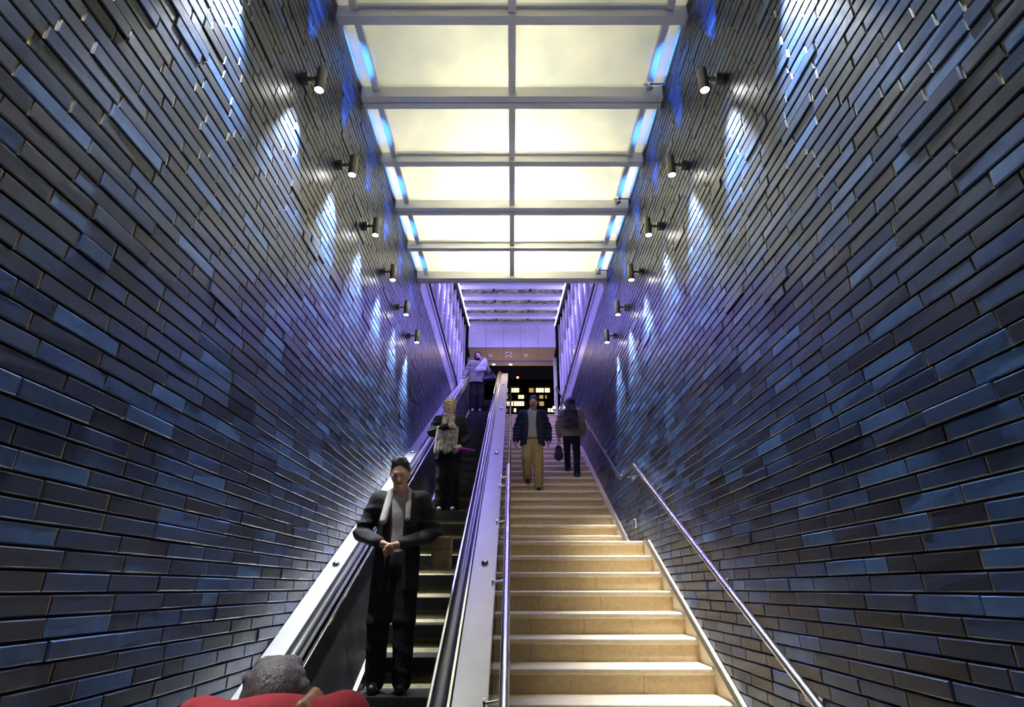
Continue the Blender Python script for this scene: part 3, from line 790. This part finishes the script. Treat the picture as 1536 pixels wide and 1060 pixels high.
        Hf.ell(P(0,.02,.035), (.095,.112,.112)); Hf.cap(P(0,-.01,-.03), P(0,-.005,-.12), .085, .082, k=.04); Hf.ell(P(0,-.105,-.012), (.060,.075,.088), op='sub')
    put({'scarf': 'headscarf'}.get(hair, 'hair'), Hf, haircol, body if False else t)
    # ---- clothing
    if trousers:
        T = new()
        T.cap(j['pel']+V3(0,0,.06), j['pel']-V3(0,0,.03), .158*width, .16*width, k=.04, sy=.72)
        for q in 'LR':
            T.cap(j['hip'+q], j['kn'+q], .102, .076*leg, k=.045); T.cap(j['kn'+q], j['an'+q]+V3(0,0,-.01), .076*leg, .064*leg, k=.02)
            a, b = j['kn'+q], j['an'+q]                # soft folds at the knee and the ankle
            for u in (.0, .45, .8, .95): T.cap(a+(b-a)*u+V3(-.035,-.035,rng.uniform(-.02,.02)), a+(b-a)*(u+.05)+V3(.035,-.035,rng.uniform(-.03,.03)), .026*leg, k=.035)
        put('trousers', T, trousers)
    for q in 'LR':
        a = j['an'+q]; S_ = Field(a-V3(.08,.24,.12), a+V3(.08,.14,.10), .007)
        S_.cap(a+V3(0,.035,-.04), a+V3(0,-.13,-.045), .042, .036, k=.02); S_.cap(a+V3(0,.02,.01), a+V3(0,.02,-.03), .046, .044, k=.03); S_.below(a[2]-.078); put('shoe', S_, shoe)
    if shirt:
        S_ = new(); S_.cap(j['chest']+V3(0,0,.02), j['pel']+V3(0,0,.02), .165*width, .168*width, k=.05, sy=.68); S_.cap(j['neck']-V3(0,0,.03), j['chest'], .07, .13, k=.05, sy=.8)
        S_.cap(j['shL']*.8+j['chest']*.2, j['shR']*.8+j['chest']*.2, .07, k=.05); S_.cap(j['neck']-V3(0,0,.04), j['neck']+V3(0,-.01,.005), .070, .066, k=.015)
        S_.below(.84); put('shirt', S_, shirt)
    if jacket:
        K = new(); lean = (j['chest']-j['pel']); base = j['pel']-lean/lean[2]*(j['pel'][2]-hem)
        K.cap(j['chest']+V3(0,0,.02), j['pel'], .185*width, .190*width, k=.05, sy=.72); K.cap(j['pel'], base, .190*width, .205*width, k=.03, sy=.75)
        K.cap(j['shL']*.85+j['chest']*.15, j['shR']*.85+j['chest']*.15, .078, k=.06); K.cap(j['neck']-V3(0,-.01,.05), j['chest'], .085, .15, k=.05, sy=.8)
        for q in 'LR':
            K.cap(j['sh'+q], j['el'+q], .074*sleeve, .064*sleeve, k=.045); e = j['el'+q]+(j['wr'+q]-j['el'+q])*.97; K.cap(j['el'+q], e, .064*sleeve, .050*sleeve, k=.02)
            for u in (.3, .7, .95): K.ell(j['sh'+q]+(j['el'+q]-j['sh'+q])*u+V3(rng.uniform(-.01,.01),-.01,0), (.068*sleeve,.068*sleeve,.016), k=.03)
            for u in (.2, .5, .8): K.ell(j['el'+q]+(e-j['el'+q])*u+V3(0,0,-.006), (.056*sleeve,.056*sleeve,.018), k=.03)
        if collar: K.cap(j['neck']-V3(0,-.01,.04), j['neck']+V3(0,0,.03), .085, .088, k=.02); K.ell(j['head']-V3(0,.075,.02), (.075,.08,.115), op='sub')
        if open_:
            n = K; top = j['neck'][2]+.1
            sl, X, Y, Z = n.block(lo, hi, 0)
            mid = j['chest'][0]+(j['pel'][0]-j['chest'][0])*np.clip((j['chest'][2]-Z)/(j['chest'][2]-j['pel'][2]), 0, 1.3)
            wdt = open_*(1.0-.35*np.sin((np.clip(Z, hem, top)-hem)/(top-hem)*math.pi))
            d = np.maximum(abs(X-mid)-wdt, Y+.045+0*X); arms = np.full_like(n.f, 9.)
            A = new()
            for q in 'LR': A.cap(j['el'+q], j['wr'+q], .07*sleeve, k=.01)
            n.f = np.where(A.f < .02, n.f, np.maximum(n.f, -d)).astype(np.float32)
        K.below(hem-.02); put('jacket', K, jacket)
    if extra: extra(t, j, s, P, put, new)
    return t, j, s
def world(t, s, p):                # a point of a figure's frame in the scene
    c, sn = math.cos(t.rotation_euler.z), math.sin(t.rotation_euler.z); x, y, z = (V3(*p)*s)
    return t.location.x+c*x-sn*y, t.location.y+sn*x+c*y, t.location.z+z
def strap(mb, pts, wd=.02, th=.005):
    P_ = [Vector(p) for p in pts]
    for a, b in zip(P_[:-1], P_[1:]): mb.tube([a, b], wd*.5, 6)
    return mb
BLACK = cloth('black_cloth', (.008,.008,.010)); CHAR = cloth('charcoal_cloth', (.016,.015,.015)); NAVY = cloth('navy_cloth', (.008,.011,.026))
KHAKI = cloth('khaki_cloth', (.30,.22,.095), (.38,.29,.14)); GREYSH = cloth('grey_shirt', (.25,.25,.26), (.36,.36,.38), ns=40); COAT = cloth('grey_coat', (.30,.27,.235), (.40,.37,.33))
RED = cloth('red_coat', (.20,.012,.018)); BEIGE = cloth('beige_coat', (.22,.17,.12), (.30,.24,.18)); JEAN = cloth('dark_jeans', (.010,.012,.026)); LSHIRT = cloth('pale_shirt', (.45,.43,.42), (.30,.26,.22))
SHOEB = mat('black_leather', (.010,.009,.009), .35); SHOEW = mat('white_shoe', (.70,.70,.72), .5); SHOEG = mat('grey_shoe', (.20,.20,.20), .5)
def hairm(n, c, c2): return mat(n, c, .5, color2=c2, nscale=14, bump=.7, bscale=45, stretch=(3, 3, .6))
HDARK = hairm('dark_hair', (.012,.009,.007), (.03,.022,.017)); HBLOND = hairm('blond_hair', (.42,.27,.10), (.60,.44,.22)); HGREY = hairm('grey_brown_hair', (.05,.04,.038), (.12,.10,.095)); HSCARF = cloth('dark_scarf', (.02,.017,.02))
BAGB = mat('black_bag', (.010,.010,.016), .3, noise=.3, nscale=6, bump=.2, bscale=12); BAGW = mat('white_plastic', (.74,.72,.74), .4, bump=.8, bscale=14); TAN = mat('tan_leather', (.24,.15,.07), .5, noise=.25, nscale=9, bump=.2, bscale=40)
PURPLE = cloth('purple_cloth', (.20,.02,.16)); PACK = cloth('pack_cloth', (.020,.020,.024), (.07,.07,.075)); STRAPB = mat('brown_leather', (.22,.095,.02), .45, noise=.2, nscale=10)
step_at = lambda i: (3.12+PITCH_S*i, STEP0+SL*(3.12+PITCH_S*i))
# 1 -- the man nearest on the escalator, hands brought together in front of him
def ex1(t, j, s, P, put, new):
    c = new(.008); c.cap(j['neck']+V3(-.075,-.06,-.01), V3(-.11,-.15,1.22), .035, .03, k=.02); c.cap(j['neck']+V3(.07,-.06,-.01), V3(.085,-.16,1.24), .028, .022, k=.02); put('collar', c, LSHIRT)
y, z = step_at(4)
t1, j1, s1 = person('man in a black jacket and pale shirt, hands joined, nearest on the escalator', (-.955, y+.19, z), .06, 1.79,
    J=dict(head=(-.01,-.075,1.60), elL=(-.30,.0,1.13), wrL=(-.115,-.235,1.05), elR=(.285,.02,1.13), wrR=(.06,-.245,1.04), knL=(-.10,-.05,.49), knR=(.095,-.01,.49)),
    tilt=(.42,.05), hair='short', haircol=HDARK, jacket=CHAR, shirt=LSHIRT, trousers=BLACK, shoe=SHOEB, open_=.075, hem=.72, leg=1.12, width=.94, sleeve=.92,
    hands={'L': (V3(.75,-.25,-.35), (.2,.3,-.8), (.3,-.8,.3), .9), 'R': (V3(-.75,-.25,-.30), (-.2,.3,-.8), (-.3,-.8,.3), .9)}, extra=ex1)
b = empty('shoulder_bag', world(t1, s1, (.36, .03, .98))); tag(b, 'tan bag hanging at the elbow of the man nearest on the escalator', 'bag')
Fb = Field((-.16,-.12,-.16), (.16,.12,.2), .008).box((-.085,-.06,-.12), (.085,.06,.13), r=.03); link('body', Fb.mesh('body'), TAN, b)
MB().box(-.09, .09, -.066, -.045, .03, .135).obj('flap', TAN, b, bevel=.01)
strap(MB(), [(-.07,0,.12), (-.11,.0,.30), (-.16,.02,.46), (-.12,.09,.30), (-.05,.03,.12)], .02).obj('strap', STRAPB, b)
# 2 -- blond woman behind him
def ex2(t, j, s, P, put, new):
    c = new(.009)
    c.cap(V3(-.06,-.06,1.445), V3(.06,-.06,1.445), .042, k=.03); c.cap(V3(-.06,-.10,1.44), V3(-.075,-.155,1.25), .045, .05, k=.03); c.cap(V3(.05,-.10,1.44), V3(.035,-.165,1.25), .04, .05, k=.03)
    for q in range(7): c.cap(V3(-.15+.045*q,-.165,1.24), V3(-.185+.05*q,-.175,.86+.02*(q % 3)), .035, .028, k=.018)
    put('scarf', c, cloth('fur_scarf', (.10,.075,.06), (.52,.45,.38), ns=16))
y, z = step_at(12)
t2, j2, s2 = person('blond woman in black with a pale scarf, arm across her chest, on the escalator', (-.94, y+.16, z), .02, 1.68,
    J=dict(elL=(-.27,-.03,1.20), wrL=(-.02,-.215,1.255), elR=(.27,.03,1.14), wrR=(.20,-.18,.985), head=(-.01,-.03,1.62)), tilt=(.12,.1), female=True, skin=SKIN2, hair='bob', haircol=HBLOND,
    jacket=BLACK, shirt=GREYSH, trousers=BLACK, shoe=SHOEG, open_=.05, hem=.78, leg=1.15, width=1.05, extra=ex2,
    hands={'L': (V3(.9,-.1,.05), (.1,.8,-.3), (0,-.2,.9), .8), 'R': (V3(-.3,-.4,-.8), (-.5,.6,-.2), (-.6,-.6,.2), .7)})
u = empty('umbrella', world(t2, s2, (.165, -.215, .90))); tag(u, 'folded purple umbrella held by the blond woman in black', 'umbrella')
MB().tube([(.0,.0,.0), (.06,-.02,.0), (.20,-.05,-.03), (.245,-.06,-.04)], .026, 10, .020).obj('canopy', PURPLE, u, smooth=True)
MB().tube([(-.06,.01,.012), (.0,.0,.0)], .012, 8).obj('handle', SHOEB, u, smooth=True)
# 3 -- woman with the headscarf near the top
y, z = step_at(28)
t3, j3, s3 = person('woman in a light grey coat and dark headscarf near the top of the escalator', (-.985, y+.12, z), .04, 1.80,
    J=dict(elL=(-.30,.0,1.16), wrL=(-.335,-.14,.985), elR=(.29,-.06,1.17), wrR=(.115,-.205,1.45), head=(.0,-.02,1.62)), tilt=(-.12,.15), female=True, skin=SKIN2, hair='scarf', haircol=HSCARF,
    jacket=COAT, trousers=CHAR, shoe=SHOEW, hem=.84, leg=1.38, width=1.16, collar=True, sleeve=1.1, cell=.011,
    hands={'R': (V3(-.35,.1,.8), (-.5,.6,.2), (-.5,-.5,.2), .4), 'L': (V3(-.2,-.6,-.4), (.1,.2,-.9), (.9,-.2,.1), .7)})
b = empty('carrier_bag', world(t3, s3, (.13, -.27, 1.235))); tag(b, 'white plastic bag held against the chest of the woman in the headscarf', 'bag')
Fb = Field((-.25,-.16,-.25), (.25,.16,.25), .01).cap((-.10,0,-.10), (.05,0,.06), .075, .085, k=.03, sy=.5).cap((.05,0,.06), (.085,.0,.17), .075, .06, k=.04, sy=.5).cap((-.13,0,-.13), (.06,.0,-.10), .03, .06, k=.05, sy=.7)
link('body', Fb.mesh('body'), BAGW, b); MB().tube([(.05,.01,.2), (.07,.02,.26), (.10,.01,.2)], .008, 6).obj('handle', BAGW, b)
b = empty('handbag', world(t3, s3, (.335, -.11, .985))); tag(b, 'black leather handbag hanging from the arm of the woman in the headscarf', 'bag')
Fb = Field((-.25,-.16,-.25), (.25,.16,.25), .01).cap((-.13,0,-.09), (.12,0,-.05), .075, .075, k=.03, sy=.7).cap((-.07,0,.03), (.08,0,.05), .07, .065, k=.05, sy=.6)
link('body', Fb.mesh('body'), BAGB, b); strap(MB(), [(-.09,0,.07), (-.06,0,.19), (.0,.02,.25), (.06,0,.19), (.10,0,.09)], .018).obj('handle', BAGB, b); MB().tube([(-.03,-.055,.05), (.04,-.055,.055)], .012, 8).obj('clasp', MATS['steel_polished'], b)
# 4 -- man walking down the stairs
ys, zs_ = 8.32+RUN*5+.16, .505+RISE*6
t4, j4, s4 = person('man in a navy jacket and khaki trousers walking down the stone stairs', (.375, ys, zs_), -.05, 1.76,
    J=dict(head=(.03,-.055,1.61), anL=(-.10,.19,.255), knL=(-.11,-.06,.60), anR=(.10,-.0,.08), elL=(-.28,.04,1.14), elR=(.28,.04,1.14), wrL=(-.30,-.06,.90), wrR=(.29,-.07,.90)),
    tilt=(.38,-.15), hair='crop', haircol=HDARK, jacket=NAVY, shirt=GREYSH, trousers=KHAKI, shoe=SHOEB, open_=.105, hem=.84, leg=1.2, width=1.12, sleeve=1.1)
MB().tube([(-.17*s4,0,.93*s4), (-.1*s4,-.118*s4,.93*s4), (.1*s4,-.118*s4,.93*s4), (.17*s4,0,.93*s4)], .017, 8).obj('belt', SHOEB, t4)
# 5 -- woman climbing the stairs, seen from behind
ys, zs_ = 8.32+RUN*7+.2, .505+RISE*8
t5, j5, s5 = person('dark-haired woman with a backpack climbing the stairs by the right wall', (1.165, ys+.02, zs_), math.pi-.1, 1.63,
    J=dict(head=(.0,-.03,1.61), anL=(-.08,.02,.08), anR=(.10,-.26,.27), knR=(.10,-.22,.66), hipR=(.085,-.02,.92), elL=(-.25,.03,1.13), elR=(.27,.0,1.13), wrR=(.26,-.12,.93), wrL=(-.24,-.12,.95)),
    tilt=(.1,.0), female=True, skin=SKIN2, hair='long', haircol=HDARK, jacket=BEIGE, trousers=JEAN, shoe=SHOEB, hem=.90, leg=.92, width=.98)
b = empty('backpack', world(t5, s5, (0, .20, 1.22)), math.pi-.1); tag(b, 'dark backpack on the back of the woman climbing the stairs', 'backpack')
Fb = Field((-.25,-.16,-.3), (.25,.2,.3), .009).box((-.135,-.06,-.19), (.135,.075,.20), r=.055, k=.03); link('body', Fb.mesh('body'), PACK, b)
Fb = Field((-.25,-.16,-.3), (.25,.2,.3), .009).box((-.10,.05,-.16), (.10,.105,.02), r=.025); link('pocket', Fb.mesh('pocket'), PACK, b)
for q in (-1, 1): strap(MB(), [(q*.09,-.05,.17), (q*.115,-.15,.225), (q*.13,-.27,.13), (q*.15,-.28,-.02), (q*.14,-.13,-.14), (q*.11,-.04,-.16)], .035).obj('strap', PACK, b)
b = empty('hand_bag', world(t5, s5, (.28, -.14, .62))); tag(b, 'dark bag hanging from the hand of the woman climbing the stairs', 'bag')
Fb = Field((-.2,-.2,-.25), (.2,.2,.25), .009).cap((0,-.05,-.10), (0,.05,-.10), .085, k=.03).cap((0,0,-.08), (0,0,.06), .085, .06, k=.03); link('body', Fb.mesh('body'), PACK, b)
strap(MB(), [(0,-.03,.09), (0,0,.24), (0,.03,.09)], .014).obj('handle', PACK, b)
# 6 -- person in red at the foot of the escalator, mostly below the picture
t6, j6, s6 = person('person in a red coat with dark grey hair at the foot of the escalator', (-.625, 1.72, Z_FLOOR), math.pi+.25, 1.585,
    J=dict(pel=(0,.10,.92), chest=(.0,-.03,1.27), neck=(.02,-.17,1.40), head=(.03,-.28,1.415), shL=(-.21,-.10,1.41), shR=(.21,-.10,1.41), elL=(-.30,-.10,1.10), elR=(.30,-.10,1.10), wrL=(-.2,-.30,.90), wrR=(.2,-.30,.90), hipL=(-.085,.08,.88), hipR=(.085,.08,.88)),
    tilt=(.5,.0), female=True, skin=SKIN2, hair='bob', haircol=HGREY, jacket=RED, trousers=BLACK, shoe=SHOEB, hem=.72, leg=1.1, width=1.06, sleeve=1.0)
bg = empty('satchel', world(t6, s6, (.30, .10, .80)), math.pi+.25); tag(bg, 'brown leather satchel slung across the person in the red coat', 'bag')
Fb = Field((-.2,-.2,-.25), (.2,.2,.25), .009).box((-.05,-.14,-.13), (.06,.14,.12), r=.03); link('body', Fb.mesh('body'), STRAPB, bg)
off = V3(.30,.10,.80); P0 = [V3(*p)-off for p in ((-.11,-.21,1.39), (-.13,-.11,1.462), (-.10,.0,1.445), (.02,.135,1.25), (.17,.165,1.05), (.28,.12,.90))]
Fs = Field((-.6,-.5,-.1), (.2,.3,.85), .009)
for a, c in zip(P0[:-1], P0[1:]):
    for w_ in (-.028, -.01, .01, .028): Fs.cap(a+V3(w_*.8,0,w_*.8), c+V3(w_*.8,0,w_*.8), .012, k=.012)
link('strap', Fs.mesh('strap', s6), STRAPB, bg)
# ------------------------------------------------------------------ lift everything so that the lower floor is at z = 0
for o in list(bpy.data.objects):
    if o.parent is None: o.location.z += EYE
